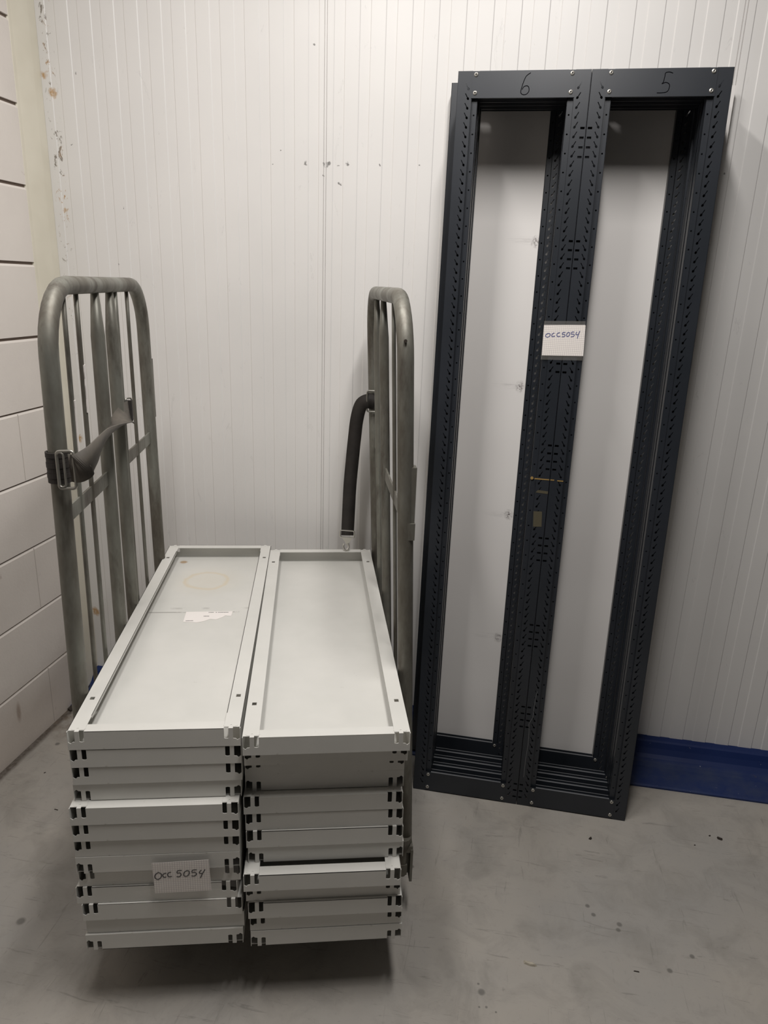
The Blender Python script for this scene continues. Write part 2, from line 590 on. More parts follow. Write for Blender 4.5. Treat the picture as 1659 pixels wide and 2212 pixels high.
def build_room():
    bm = bmesh.new()
    box(bm, -0.3, 4.6, -4.6, 0.3, -0.1, 0.0)
    tag(new_obj('floor', bm, M['floor']), kind='structure')
    bm = bmesh.new()
    box(bm, -0.3, 4.6, -4.6, 0.3, 3.20, 3.30)
    tag(new_obj('ceiling', bm, M['ceiling']), kind='structure')
    # back wall: coated sandwich panels with shallow ribs and seams
    P = 0.0795
    prof = []
    seams = [0.9725, 2.166, 3.3595]
    starts = [-0.221, 0.9725, 2.166, 3.3595]
    x_first = 0.006
    prof.append((x_first, 0))
    for s in starts:
        for k in range(0, 15):
            a = s + (k + 0.28) * P      # right-facing step down
            b = s + (k + 0.70) * P      # left-facing step up
            for x, d in ((a - 0.0013, 0), (a + 0.0013, 0.0019), (b - 0.0013, 0.0019), (b + 0.0013, 0)):
                if x > x_first + 0.002:
                    prof.append((x, d))
        e = s + 15 * P
        prof += [(e - 0.0075, 0), (e - 0.0068, 0.004), (e - 0.0055, 0.004), (e - 0.0048, 0.0), (e + 0.0005, 0.0), (e + 0.001, 0.004), (e + 0.0024, 0.004), (e + 0.003, 0)]
    prof = [p for p in prof if p[0] < 4.4]
    prof.sort(key=lambda p: p[0])
    bm = bmesh.new()
    lo = [bm.verts.new((x, WY + d, 0)) for x, d in prof]
    hi = [bm.verts.new((x, WY + d, 3.20)) for x, d in prof]
    for i in range(len(prof) - 1):
        bm.faces.new([lo[i], lo[i + 1], hi[i + 1], hi[i]])
    b0, b1 = bm.verts.new((prof[0][0], WY + 0.1, 0)), bm.verts.new((prof[0][0], WY + 0.1, 3.20))
    c0, c1 = bm.verts.new((prof[-1][0], WY + 0.1, 0)), bm.verts.new((prof[-1][0], WY + 0.1, 3.20))
    bm.faces.new([b0, c0, c1, b1])
    bm.faces.new([lo[0], b0, b1, hi[0]])
    bm.faces.new([lo[-1], c0, c1, hi[-1]])
    tag(new_obj('wall_back', bm, M['panel']), kind='structure')
    # left wall: large painted blocks with recessed joints
    C = 0.2384
    z9 = 2.3848 - 9 * C
    bm = bmesh.new()
    prof = [(0.0, 0.0)]
    for k in range(13):
        z = z9 + k * C
        if z > 3.15:
            break
        g = 0.0060 if k < 5 else 0.0095
        prof += [(z - g / 2 - 0.007, 0.0), (z - g / 2, -0.004), (z - g / 2, -0.0085), (z + g / 2, -0.0085), (z + g / 2, 0.0)]
    prof.append((3.20, 0.0))
    ys = [-4.6, -0.097]
    A = [bm.verts.new((d, ys[0], z)) for z, d in prof]
    B = [bm.verts.new((d, ys[1], z)) for z, d in prof]
    for i in range(len(prof) - 1):
        bm.faces.new([A[i], A[i + 1], B[i + 1], B[i]])
    bm.faces.new([A[0], A[-1], bm.verts.new((-0.1, ys[0], 3.20)), bm.verts.new((-0.1, ys[0], 0))])
    e0, e1 = bm.verts.new((-0.1, ys[1], 0)), bm.verts.new((-0.1, ys[1], 3.20))
    bm.faces.new(B + [e1, e0])
    wl = new_obj('wall_left', bm, M['block'])
    tag(wl, kind='structure')
    # joint mortar lines and upright joints
    bm = bmesh.new()
    for k in range(13):
        z = z9 + k * C
        if z > 3.15:
            break
        g = 0.0060 if k < 5 else 0.0095
        box(bm, -0.03, -0.0075, -4.6, -0.0975, z - g / 2, z + g / 2)
    new_obj('joint', bm, M['joint'], wl)
    bm = bmesh.new()
    for k in range(-1, 12):
        z0 = 0 if k < 0 else z9 + k * C
        z1 = z0 + (z9 if k < 0 else C) - 0.006
        off = 0.27 if k % 2 else 0.57
        if k % 2 == 0 or k > 4:
            continue
        for j in range(7):
            y = -off - j * 0.6
            if y < -4.5:
                break
            box(bm, -0.004, 0.0004, y - 0.0011, y + 0.0011, z0 + 0.006, min(z1, 3.19))
    new_obj('upright_joint', bm, M['seal'], wl)
    # cream corner trim
    bm = bmesh.new()
    pr = [(-0.006, -0.0965), (-0.001, -0.093), (-0.001, -0.080), (-0.004, -0.077), (0.0045, 0.0), (0.006, WY + 0.02), (-0.05, WY + 0.02), (-0.05, -0.0965)]
    sheet(bm, pr, [], lambda x, y, d: Vector((x, y, d)), 3.20)
    tag(new_obj('trim_1', bm, M['trim']), kind='structure')
    # blue plinth with a shallow coved foot
    bm = bmesh.new()
    pr = [(-0.170, 0.0), (-0.170, 0.006), (-0.163, 0.009), (-0.10, 0.011), (-0.065, 0.013), (-0.045, 0.017), (-0.028, 0.024), (-0.016, 0.034),
          (-0.004, 0.052), (0.006, 0.0705), (0.013, 0.0745), (WY + 0.002, 0.0775), (WY + 0.002, 0.0)]
    sheet(bm, pr, [], lambda y, z, d: Vector((0.0 + d, y, z)), 4.4)
    tag(new_obj('baseboard_back', bm, M['plinth']), kind='structure')


build_room()

# ------------------------------------------------------------------ shelf panels
AN = 0.2650
O = Vector((0.7799, -1.2718, 0))
UA = Vector((math.cos(AN), math.sin(AN), 0))
VB = Vector((-math.sin(AN), math.cos(AN), 0))


def W(a, b, z=0.0):
    return O + UA * a + VB * b + Vector((0, 0, z))


SW, SL, SH, ST = 0.350, 1.100, 0.0429, 0.0012


def end_outline(notched):
    h = SH
    if not notched:
        return [(0.001, 0), (SW - 0.001, 0), (SW - 0.001, h), (0.001, h)]
    L = [(0.0012, 0), ]
    left = [(0.0012, 0.0190), (0.0045, 0.0160), (0.0065, 0.0148), (0.0085, 0.0168), (0.0098, 0.0183), (0.0152, 0.0190), (0.0152, h), (0.0243, h),
            (0.0243, 0.0200), (0.0258, 0.0190), (0.0300, 0.0186), (0.0338, 0.0200), (0.0338, h)]
    right = [(SW - x, z) for x, z in reversed(left)]
    return [(0.0012, 0), (SW - 0.0012, 0)] + list(reversed([(p[0], p[1]) for p in left + right]))


def make_shelf(notched=True, material=None, deck_mat=None):
    root = empty('shelf_panel')
    sm = material or M['shelf']
    # deck
    bm = bmesh.new()
    box(bm, ST, SW - ST, ST, SL - ST, 0.0004, 0.0016)
    new_obj('deck', bm, deck_mat or sm, root)
    # side rails
    for s in (0, 1):
        X = (lambda x: x) if s == 0 else (lambda x: SW - x)
        bm = bmesh.new()
        sheet(bm, rect(0.0, SL, 0, SH), [], lambda y, z, d: Vector((X(d), y, z)), ST)
        hs = [rect(0.011, 0.021, y - 0.0055, y + 0.0055) for y in (0.126, 0.982)]
        sheet(bm, rect(0.0, 0.034, 0.0055, SL - 0.0055), hs, lambda x, y, d: Vector((X(x), y, SH - d)), ST)
        lip = [(0.058, 0.0), (0.062, 0.0045), (0.066, 0.0062), (SL - 0.066, 0.0062), (SL - 0.062, 0.0045), (SL - 0.058, 0.0)]
        sheet(bm, [(y, SH - 0.0065 - z * 0.45) for y, z in lip][::-1] + [(0.058, SH), (SL - 0.058, SH)], [],
              lambda y, z, d: Vector((X(0.0328 + d - (SH - z) * 0.10), y, z)), ST)
        new_obj('side_rail', bm, sm, root)
    for s in (0, 1):
        Y = (lambda y: y) if s == 0 else (lambda y: SL - y)
        bm = bmesh.new()
        sheet(bm, end_outline(notched), [], lambda x, z, d: Vector((x, Y(d), z)), ST)
        sheet(bm, rect(0.0342 if notched else 0.001, SW - (0.0342 if notched else 0.001), 0.0, 0.0265), [], lambda x, y, d: Vector((x, Y(y), SH - d)), ST)
        if notched:
            for q in (0, 1):
                X = (lambda x: x) if q == 0 else (lambda x: SW - x)
                tab = [(0.0152, 0.0), (0.0243, 0.0), (0.0243, 0.006), (0.033, 0.007), (0.036, 0.011), (0.033, 0.0145), (0.0085, 0.0145), (0.006, 0.011),
                       (0.0085, 0.007), (0.0152, 0.006)]
                sheet(bm, tab, [circle(0.0198, 0.0108, 0.0022, 8)], lambda x, y, d: Vector((X(x), Y(y), SH + 0.0007 - d)), 0.0009)
        new_obj('end_rail', bm, sm, root)
    return root


def copy_tree(src):
    c = src.copy()
    COL.objects.link(c)
    for ch in list(src.children):
        d = ch.copy()
        COL.objects.link(d)
        d.parent = c
        for g in list(ch.children):
            e = g.copy()
            COL.objects.link(e)
            e.parent = d
    return c


proto_shelf = make_shelf(True)
proto_plain = make_shelf(False)
proto_stain = make_shelf(True, None, M['stained'])

# a (sideways), b (front edge), flipped, extra turn
LEFT = [(-0.005, 0.000, 0, 0.000), (-0.004, 0.001, 0, 0.001), (-0.004, 0.003, 0, 0.001), (-0.007, 0.008, 1, -0.002), (-0.012, -0.015, 0, -0.003),
        (-0.0115, -0.013, 0, -0.003), (-0.0125, -0.008, 0, -0.003), (-0.013, -0.009, 1, -0.002), (-0.014, 0.001, 0, -0.002),
        (-0.022, -0.003, 0, -0.004), (-0.0115, -0.008, 0, -0.004), (-0.009, 0.000, 2, -0.002), (-0.012, -0.005, 1, -0.002)]
RIGHT = [(0.351, -0.026, 0, 0.006), (0.351, 0.000, 0, 0.006), (0.349, 0.026, 0, 0.008), (0.349, 0.029, 1, 0.002), (0.346, 0.008, 0, 0.002),
         (0.349, 0.010, 0, 0.001), (0.350, 0.005, 0, 0.0), (0.353, 0.009, 1, 0.0), (0.345, -0.029, 0, -0.003), (0.348, -0.012, 0, 0.0),
         (0.3525, -0.019, 0, -0.002), (0.355, -0.010, 0, 0.003), (0.356, -0.012, 1, 0.004)]
ORD = ['top', 'second', 'third', 'fourth', 'fifth', 'sixth', 'seventh', 'eighth', 'ninth', 'tenth', 'eleventh', 'twelfth', 'bottom']
used = set()
SHELVES = {}
for side, rows, ztop in (('left', LEFT, 0.750), ('right', RIGHT, 0.744)):
    for k, (a, b, flip, turn) in enumerate(rows):
        if side == 'left' and k == 0:
            src = proto_stain
        elif flip == 2:
            src = proto_plain
        else:
            src = proto_shelf
        s = copy_tree(src) if src in used else src
        used.add(src)
        z = ztop - 0.044 * (k + 1)
        rot = Euler((0, 0, AN + turn)).to_matrix().to_4x4()
        mw = Matrix.Translation(W(a, b, z)) @ rot
        if flip == 1:
            mw = mw @ Matrix.Translation((SW, 0, SH)) @ Matrix.Rotation(PI, 4, 'Y')
        s.matrix_world = mw
        if k == 0 and side == 'left':
            lab = 'light grey steel shelf topping the left stack, tray stained, with a torn sticker'
        elif k == 0:
            lab = 'light grey steel shelf topping the right stack, clean open tray, jutting slightly forward'
        elif k == 12:
            lab = f'grey steel shelf lying upside down at the bottom of the {side} stack'
        else:
            st = {0: 'open side up', 1: 'upside down', 2: 'front without notches'}[flip]
            lab = f'grey steel shelf, {ORD[k]} from the top of the {side} stack, {st}'
        tag(s, lab, 'shelf', f'grey shelves in the {side} stack on the roll container')
        SHELVES[(side, k)] = s

# torn sticker in the top left tray (child of that shelf)
top_l = SHELVES[('left', 0)]
bm = bmesh.new()
sheet(bm, [(0.132, 0.583), (0.170, 0.578), (0.190, 0.586), (0.205, 0.600), (0.222, 0.596), (0.240, 0.612), (0.245, 0.622), (0.262, 0.618), (0.264, 0.650), (0.130, 0.648)], [],
      lambda x, y, d: Vector((x, y, 0.0019 + d)), 0.0003)
stk = new_obj('sticker', bm, M['sticker'], top_l)
stk['label'] = 'torn white paper sticker'
for x0, x1, y in ((0.195, 0.209, 0.643), (0.215, 0.218, 0.643), (0.222, 0.252, 0.643), (0.138, 0.158, 0.589), (0.184, 0.200, 0.618)):
    bm = bmesh.new()
    x = x0
    random.seed(int(x0 * 1000))
    while x < x1:
        w = random.uniform(0.001, 0.0022)
        box(bm, x, x + w, y - 0.0016, y + 0.0016, 0.00225, 0.0024)
        x += w + 0.0006
    new_obj('printed_line', bm, M['ink'], stk)

# ------------------------------------------------------------------ roll container
rc = empty('roll_container', tuple(O), (0, 0, AN))
tag(rc, 'galvanised roll container with two barred side gates carrying grey shelves', 'roll container')
GZ = 1.636          # gate height (outer)
R_T = 0.0185


def gate(name, front, rear, side):
    """front / rear: functions z -> (a, b)"""
    def pt(t, z):
        f, r = front(z), rear(z)
        return Vector((f[0] + (r[0] - f[0]) * t, f[1] + (r[1] - f[1]) * t, z))
    bm = bmesh.new()
    path = [pt(0, 0.135), pt(0, 0.45), pt(0, 0.8), pt(0, 1.15), pt(0, 1.42)]
    dep = (pt(1, 1) - pt(0, 1)).length
    cr = 0.13
    zc = GZ - R_T - cr
    for i in range(0, 9):
        an = i / 8 * PI / 2
        path.append(pt((cr - cr * math.cos(an)) / dep, zc + cr * math.sin(an)))
    for i in range(8, -1, -1):
        an = i / 8 * PI / 2
        path.append(pt(1 - (cr - cr * math.cos(an)) / dep, zc + cr * math.sin(an)))
    path += [pt(1, 1.42), pt(1, 1.15), pt(1, 0.8), pt(1, 0.45), pt(1, 0.135)]
    tube(bm, path, R_T, 16)
    g = new_obj(name, bm, M['galv'], rc, smooth=True)
    return g, pt


def bars(g, pt, spec, side):
    topz = GZ - R_T * 1.6
    for t, r in spec:
        bm = bmesh.new()
        n = 14
        path = [pt(t, 0.15 + (topz - 0.15) * i / n) for i in range(n + 1)]
        if r > 0.012:
            tube(bm, path, [r] * (n) + [r * 0.55], 14, flat=1.0)
        else:
            tube(bm, path, r, 8)
        new_obj('bar', bm, M['galv'], g, smooth=True)


def flat_bar(g, pt, t0, t1, z, h=0.034):
    bm = bmesh.new()
    a, b = pt(t0, z), pt(t1, z)
    d = (b - a).normalized()
    nrm = Vector((0, 0, 1)).cross(d) * 0.0025
    up = Vector((0, 0, h / 2))
    v = [bm.verts.new(p + q + s) for p in (a, b) for q in (-nrm, nrm) for s in (-up, up)]
    for f in ((0, 1, 3, 2), (4, 6, 7, 5), (0, 4, 5, 1), (2, 3, 7, 6), (0, 2, 6, 4), (1, 5, 7, 3)):
        bm.faces.new([v[i] for i in f])
    new_obj('cross_strap', bm, M['galv'], g)


def lf(z):
    return (-0.030 + 0.015 * (z - 0.2) / 1.2, 0.150)


def lr(z):
    return (-0.016 - 0.006 * (z - 0.8), 0.978)


def rf(z):
    return (0.752 - 0.042 * z, 0.240)


def rr(z):
    return (0.752 - 0.047 * z, 1.060)


lg, lpt = gate('side_gate', lf, lr, 'left')
rg, rpt = gate('side_gate', rf, rr, 'right')
lg['label'] = 'left gate, nearer the block wall'
rg['label'] = 'right gate, nearer the dark frames'


def tl(b):
    return (b - 0.150) / 0.828


def tr_(b):
    return (b - 0.240) / 0.820


bars(lg, lpt, [(tl(0.262), 0.0052), (tl(0.348), 0.0055), (tl(0.492), 0.0165), (tl(0.622), 0.0165), (tl(0.668), 0.008), (tl(0.800), 0.0052)], 'left')
bars(rg, rpt, [(tr_(0.955), 0.0045), (tr_(0.895), 0.0122), (tr_(0.705), 0.0135), (tr_(0.46), 0.0052), (tr_(0.345), 0.0052)], 'right')
flat_bar(lg, lpt, 0.015, tl(0.480), 1.157)
flat_bar(lg, lpt, tl(0.664), 0.985, 1.160)
flat_bar(rg, rpt, 0.985, tr_(0.90), 1.140)
flat_bar(rg, rpt, tr_(0.70), 0.015, 1.120)

# base deck: welded frame with a steel plate
bm = bmesh.new()
cor = [Vector((-0.035, 0.125, 0)), Vector((0.748, 0.215, 0)), Vector((0.748, 1.085, 0)), Vector((-0.030, 1.003, 0))]
for i in range(4):
    a, b = cor[i], cor[(i + 1) % 4]
    d = (b - a).normalized()
    inn = Vector((-d.y, d.x, 0)) * 0.04
    for z0, z1, k in ((0.135, 0.1675, 0.1),):
        q = [a, b, b + inn - d * 0.04, a + inn + d * 0.04]
        lo = [bm.verts.new(p + Vector((0, 0, z0))) for p in q]
        hi = [bm.verts.new(p + Vector((0, 0, z1))) for p in q]
        bm.faces.new(lo)
        bm.faces.new(hi)
        for j in range(4):
            bm.faces.new([lo[j], lo[(j + 1) % 4], hi[(j + 1) % 4], hi[j]])
for t in (0.25, 0.5, 0.75):
    p0, p1 = cor[0].lerp(cor[3], t), cor[1].lerp(cor[2], t)
    tube(bm, [p0 + Vector((0, 0, 0.152)), p1 + Vector((0, 0, 0.152))], 0.0145, 8)
new_obj('base_frame', bm, M['galv'], rc)

# castors
for (a, b), ang in zip(((0.06, 0.24), (0.64, 0.34), (0.64, 0.97), (0.06, 0.90)), (0.4, -0.7, 0.2, 1.1)):
    mt = Matrix.Translation((a, b, 0)) @ Matrix.Rotation(ang, 4, 'Z')
    bm = bmesh.new()
    box(bm, -0.035, 0.035, -0.03, 0.03, 0.128, 0.135, mt)
    for s in (-1, 1):
        sheet(bm, [(-0.03, 0.128), (0.02, 0.128), (0.042, 0.052), (0.030, 0.042), (0.016, 0.05)], [],
              lambda x, z, d, s=s: mt @ Vector((x, s * 0.020 + d * s, z)), 0.003)
    tube(bm, [mt @ Vector((0.03, -0.026, 0.052)), mt @ Vector((0.03, 0.026, 0.052))], 0.006, 8)
    cf = new_obj('castor', bm, M['galv'], rc)
    bm = bmesh.new()
    tube(bm, [mt @ Vector((0.03, y, 0.052)) for y in (-0.0155, -0.012, 0.012, 0.0155)], [0.045, 0.0515, 0.0515, 0.045], 24)
    new_obj('wheel', bm, M['rubber'], cf, smooth=False)

# scraps of old label tape left on the thin bars of the left gate, drilled hole in the right front post
for b, z0, z1, wd in ((0.348, 1.345, 1.45, 0.0085), (0.262, 1.27, 1.385, 0.0075)):
    bm = bmesh.new()
    p0, p1 = lpt(tl(b), z0), lpt(tl(b), z1)
    n = 7
    rows = []
    random.seed(int(b * 1000))
    for i in range(n + 1):
        p = p0.lerp(p1, i / n)
        w = wd * random.uniform(0.75, 1.3)
        rows.append([bm.verts.new(p + Vector((dx, dy, 0))) for dx, dy in ((0.0065, -w * 0.5), (0.0075, w * 0.2), (0.004, w * 0.9), (0.002, w * 0.85), (0.0055, w * 0.2), (0.0045, -w * 0.45))])
    for A, B in zip(rows, rows[1:]):
        for k in range(6):
            bm.faces.new([A[k], A[(k + 1) % 6], B[(k + 1) % 6], B[k]])
    bm.faces.new(rows[0])
    bm.faces.new(rows[-1])
    new_obj('label_scrap', bm, M['sticker'], lg)
bm = bmesh.new()
h0 = rpt(0, 1.530)
tube(bm, [Vector((h0.x - 0.002, h0.y - 0.0192, h0.z)), Vector((h0.x - 0.002, h0.y - 0.012, h0.z))], 0.0036, 10)
new_obj('drilled_hole', bm, M['crumb'], rg)

# locating pin and hook plate at the foot of the right front post
bm = bmesh.new()
f0 = rpt(0, 0.2)
tube(bm, [Vector((f0.x - 0.006, f0.y - 0.012, z)) for z in (0.125, 0.132, 0.21, 0.235, 0.25)], [0.009, 0.0125, 0.0125, 0.0185, 0.0195], 12)
box(bm, f0.x + 0.012, f0.x + 0.019, f0.y - 0.025, f0.y + 0.012, 0.112, 0.215)
box(bm, f0.x - 0.016, f0.x + 0.018, f0.y - 0.022, f0.y + 0.02, 0.205, 0.225)
new_obj('gate_hook', bm, M['galv'], rc, smooth=False)
bm = bmesh.new()
f1 = rpt(0, 1.17)
box(bm, f1.x + 0.004, f1.x + 0.021, f1.y - 0.014, f1.y + 0.014, 1.095, 1.255)
box(bm, f1.x + 0.000, f1.x + 0.0225, f1.y - 0.018, f1.y + 0.018, 1.085, 1.125)
new_obj('gate_clip', bm, M['galv'], rc)
bm = bmesh.new()
f1 = lpt(1, 1.3)
box(bm, f1.x + 0.004, f1.x + 0.0165, f1.y + 0.006, f1.y + 0.022, 1.22, 1.40)
new_obj('gate_clip', bm, M['galv'], rc)

# ------------------------------------------------------------------ straps


def loop_around(bm, c, r, z, h, th=0.003, n=28, bumps=0.0):
    vs = []
    for i in range(n):
        t = 2 * PI * i / n
        row = []
        for rr_, zz in ((r, -h / 2), (r + th, -h / 2), (r + th, h / 2), (r, h / 2)):
            row.append(bm.verts.new((c[0] + rr_ * math.cos(t), c[1] + rr_ * math.sin(t), z + zz)))
        vs.append(row)
    for i in range(n):
        A, B = vs[i], vs[(i + 1) % n]
        for k in range(4):
            bm.faces.new([A[k], A[(k + 1) % 4], B[(k + 1) % 4], B[k]])


def frame_link(bm, c, ax, up, w, h, r=0.0022):
    """rounded rectangular wire link"""
    ax, up, c = Vector(ax).normalized(), Vector(up).normalized(), Vector(c)
    pts = []
    q = 0.006
    for sx, sy, a0 in ((1, 1, 0), (-1, 1, 90), (-1, -1, 180), (1, -1, 270)):
        for k in range(4):
            t = math.radians(a0 + 30 * k)
            pts.append(c + ax * (sx * (w / 2 - q) + q * math.cos(t)) + up * (sy * (h / 2 - q) + q * math.sin(t)))
    tube(bm, pts, r, 8, closed=True)


# left: worn strap looped round the front post, hooked near the middle of the same gate
sl = empty('load_strap', tuple(O), (0, 0, AN))
tag(sl, 'worn grey webbing strap twisted across the left gate of the roll container', 'strap', 'load straps on the roll container gates')
bm = bmesh.new()
ribbon(bm, [(0.012, 0.128, 1.272), (0.034, 0.110, 1.276), (0.052, 0.120, 1.290), (0.058, 0.165, 1.302), (0.050, 0.240, 1.304), (0.038, 0.330, 1.298), (0.028, 0.420, 1.294),
            (0.018, 0.510, 1.293), (0.006, 0.600, 1.292), (-0.003, 0.676, 1.292)],
       [(0, 0, 1), (0, 0, 1), (0.05, 0, 1), (0.15, 0.0, 1), (0.35, 0.0, 0.95), (0.60, 0.05, 0.8), (0.85, 0.15, 0.5), (0.95, 0.2, 0.0), (0.7, 0.1, -0.7), (0.1, 0, -1)], 0.056)
new_obj('webbing', bm, M['strap'], sl, smooth=True)
bm = bmesh.new()
c0 = lf(1.27)
for k in range(6):
    loop_around(bm, (c0[0], c0[1]), 0.019 + 0.0008 * (k % 2), 1.243 + k * 0.0105, 0.0100, 0.004)
cu = new_obj('cuff', bm, M['black_strap'], sl, smooth=False)
cu['label'] = 'black ribbed cuff round the post'
bm = bmesh.new()
frame_link(bm, (0.008, 0.118, 1.270), (0.85, -0.1, 0.05), (0, 0, 1), 0.034, 0.076, 0.0032)
frame_link(bm, (-0.002, 0.118, 1.270), (0.85, -0.1, 0.05), (0, 0, 1), 0.014, 0.070, 0.0022)
new_obj('buckle', bm, M['buckle'], sl, smooth=True)
bm = bmesh.new()
frame_link(bm, (-0.005, 0.683, 1.294), (0.6, 0.8, 0), (0, 0, 1), 0.020, 0.064, 0.0022)
box(bm, -0.014, 0.002, 0.687, 0.691, 1.268, 1.318)
new_obj('end_buckle', bm, M['buckle'], sl, smooth=False)
bm = bmesh.new()
box(bm, -0.012, 0.004, 0.680, 0.688, 1.267, 1.320)
new_obj('end_cuff', bm, M['black_strap'], sl)

# right: black strap hanging from the rear post and hooked on the far edge of the right stack
sr = empty('load_strap', tuple(O), (0, 0, AN))
tag(sr, 'black webbing strap hanging from the right gate, its snap hook at the shelf edge', 'strap', 'load straps on the roll container gates')
bm = bmesh.new()
ribbon(bm, [(0.692, 1.036, 1.275), (0.670, 1.034, 1.278), (0.648, 1.042, 1.262), (0.636, 1.050, 1.215), (0.630, 1.058, 1.150), (0.624, 1.062, 1.07), (0.618, 1.064, 0.98),
            (0.615, 1.066, 0.88), (0.613, 1.070, 0.798)],
       [(0, 0.1, 1), (0.05, 0.2, 1), (-0.65, 0.25, 0.65), (-1, 0.3, 0.25), (-1, 0.25, 0.05), (-1, 0.15, 0.0), (-1, 0.1, 0), (-1, 0.0, 0), (-1, 0, 0.04)], 0.0445)
new_obj('webbing', bm, M['black_strap'], sr, smooth=True)
bm = bmesh.new()
c0 = rr(1.275)
loop_around(bm, (c0[0], c0[1]), 0.0195, 1.275, 0.050, 0.004)
new_obj('cuff', bm, M['black_strap'], sr)
bm = bmesh.new()
frame_link(bm, (0.684, 1.034, 1.276), (1, -0.1, 0), (0, 0, 1), 0.034, 0.068, 0.0030)
new_obj('buckle', bm, M['buckle'], sr, smooth=True)
bm = bmesh.new()
hx, hy = 0.612, 1.070
frame_link(bm, (hx, hy, 0.803), (1, 0, -0.08), (0, 0, 1), 0.050, 0.026, 0.0030)
sheet(bm, [(-0.019, 0.0), (0.019, 0.0), (0.010, -0.016), (0.007, -0.026), (-0.004, -0.026), (-0.009, -0.014)], [],
      lambda x, z, d: Vector((hx + x, hy - 0.002 + d, 0.791 + z)), 0.004)
tube(bm, catmull([Vector(p) for p in ((hx + 0.003, hy, 0.768), (hx + 0.006, hy - 0.006, 0.757), (hx + 0.002, hy - 0.012, 0.7485), (hx - 0.008, hy - 0.012, 0.7495),
                                      (hx - 0.013, hy - 0.008, 0.760), (hx - 0.010, hy - 0.004, 0.768))], 4), 0.0035, 8)
new_obj('snap_hook', bm, M['zinc'], sr, smooth=False)

# ------------------------------------------------------------------ rack frames
FW, FH, FD = 0.3485, 2.200, 0.034
PIT = 0.02362


def slot_poly(cx, cz, mir):
    """arrow shaped keyhole slot: thin tail up and outwards, fat head down and inwards"""
    d = Vector((0.50, -0.86))
    d.normalize()
    n = Vector((d.y, -d.x))
    L = []
    for s, w in ((-0.0098, 0.0011), (0.0022, 0.0011), (0.0022, 0.0027), (0.0062, 0.0030), (0.0088, 0.0012)):
        L.append((s, w))
    pts = [d * s + n * w for s, w in L] + [d * s - n * w for s, w in reversed(L)]
    out = [(cx + p.x, cz + p.y) for p in pts]
    return out


def post_mesh(with_rects):
    """left-hand post, outer edge at x = 0, standing 0..FH"""
    bm = bmesh.new()
    n = int((FH - 0.03) / PIT)
    z_first = 2.161
    th = 0.0012

    def face(outer, holes, fn, t=th):
        sheet(bm, outer, holes, fn, t)
    slots = []
    k = 0
    while z_first - k * PIT > 0.022:
        slots.append(z_first - k * PIT)
        k += 1
    rects = set()
    if with_rects:
        for g in range(8):
            zt = 2.060 - g * 0.2834
            for j in range(4):
                rects.add(round(zt - j * PIT, 5))
    edges = [FH] + [z + PIT / 2 for z in slots] + [slots[-1] - PIT / 2, 0.0]
    front = lambda x, z, d: Vector((x, d, z))
    face(rect(0.0, 0.040, edges[1], FH), [], front)
    face(rect(0.0, 0.040, 0.0, edges[-2]), [], front)
    rl = sorted(rects)
    for z in slots:
        hs = [slot_poly(0.0275, z, False)]
        for r in rl:
            if abs(r - z) <= PIT / 2:
                rz = min(max(r, z - PIT / 2 + 0.0042), z + PIT / 2 - 0.0042)
                hs.append(rect(0.0035, 0.0148, rz - 0.0029, rz + 0.0029))
        face(rect(0.0, 0.040, z - PIT / 2, z + PIT / 2), hs, front)
    # step and perforated inner flange
    face(rect(0.0, 0.0085, 0, FH), [], lambda y, z, d: Vector((0.040 - d, y, z)))
    z = 2.094
    cuts = []
    while z > 0.1:
        cuts.append(z)
        z -= 2 * PIT
    prev = FH
    for z in cuts:
        lo = z - PIT
        face(rect(0.040, 0.056, lo, prev), [circle(0.048, z, 0.0024, 8)], lambda x, z_, d: Vector((x, 0.0085 + d, z_)))
        prev = lo
    face(rect(0.040, 0.056, 0, prev), [], lambda x, z_, d: Vector((x, 0.0085 + d, z_)))
    # inner web, outer web, back lips
    face(rect(0.0085, FD, 0, FH), [], lambda y, z, d: Vector((0.056 - d, y, z)))
    face(rect(0.0, FD, 0, FH), [], lambda y, z, d: Vector((d, y, z)))
    face(rect(0.044, 0.056, 0, FH), [], lambda x, z, d: Vector((x, FD - d, z)))
    face(rect(0.0, 0.014, 0, FH), [], lambda x, z, d: Vector((x, FD - d, z)))
    return bm


def post_object(name, with_rects, mirror, parent):
    bm = post_mesh(with_rects)
    if mirror:
        for v in bm.verts:
            v.co.x = FW - v.co.x
    return new_obj(name, bm, M['dark'], parent)


def beam_bm(z0, z1):
    bm = bmesh.new()
    x0, x1 = 0.0385, FW - 0.0385
    sheet(bm, rect(x0, x1, z0, z1), [], lambda x, z, d: Vector((x, -0.0016 + d, z)), 0.0013)
    for zz in (z0, z1):
        s = 1 if zz == z0 else -1
        box(bm, x0 + 0.018, x1 - 0.018, -0.0003, 0.0085, min(zz, zz + s * 0.0013), max(zz, zz + s * 0.0013))
    sheet(bm, rect(0.057, FW - 0.057, z0, z1 - 0.001), [], lambda x, z, d: Vector((x, 0.0185 + d, z)), 0.003)
    return bm


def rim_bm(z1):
    """folded rim along the top of a beam, its catch of light painted in paler grey"""
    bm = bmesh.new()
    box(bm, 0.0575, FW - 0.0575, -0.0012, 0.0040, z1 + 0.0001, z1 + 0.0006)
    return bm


def back_rim_bm(z1):  # rear beam edge, brightened by the same painted-in light
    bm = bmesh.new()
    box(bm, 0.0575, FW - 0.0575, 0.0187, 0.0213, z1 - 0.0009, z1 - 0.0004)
    return bm


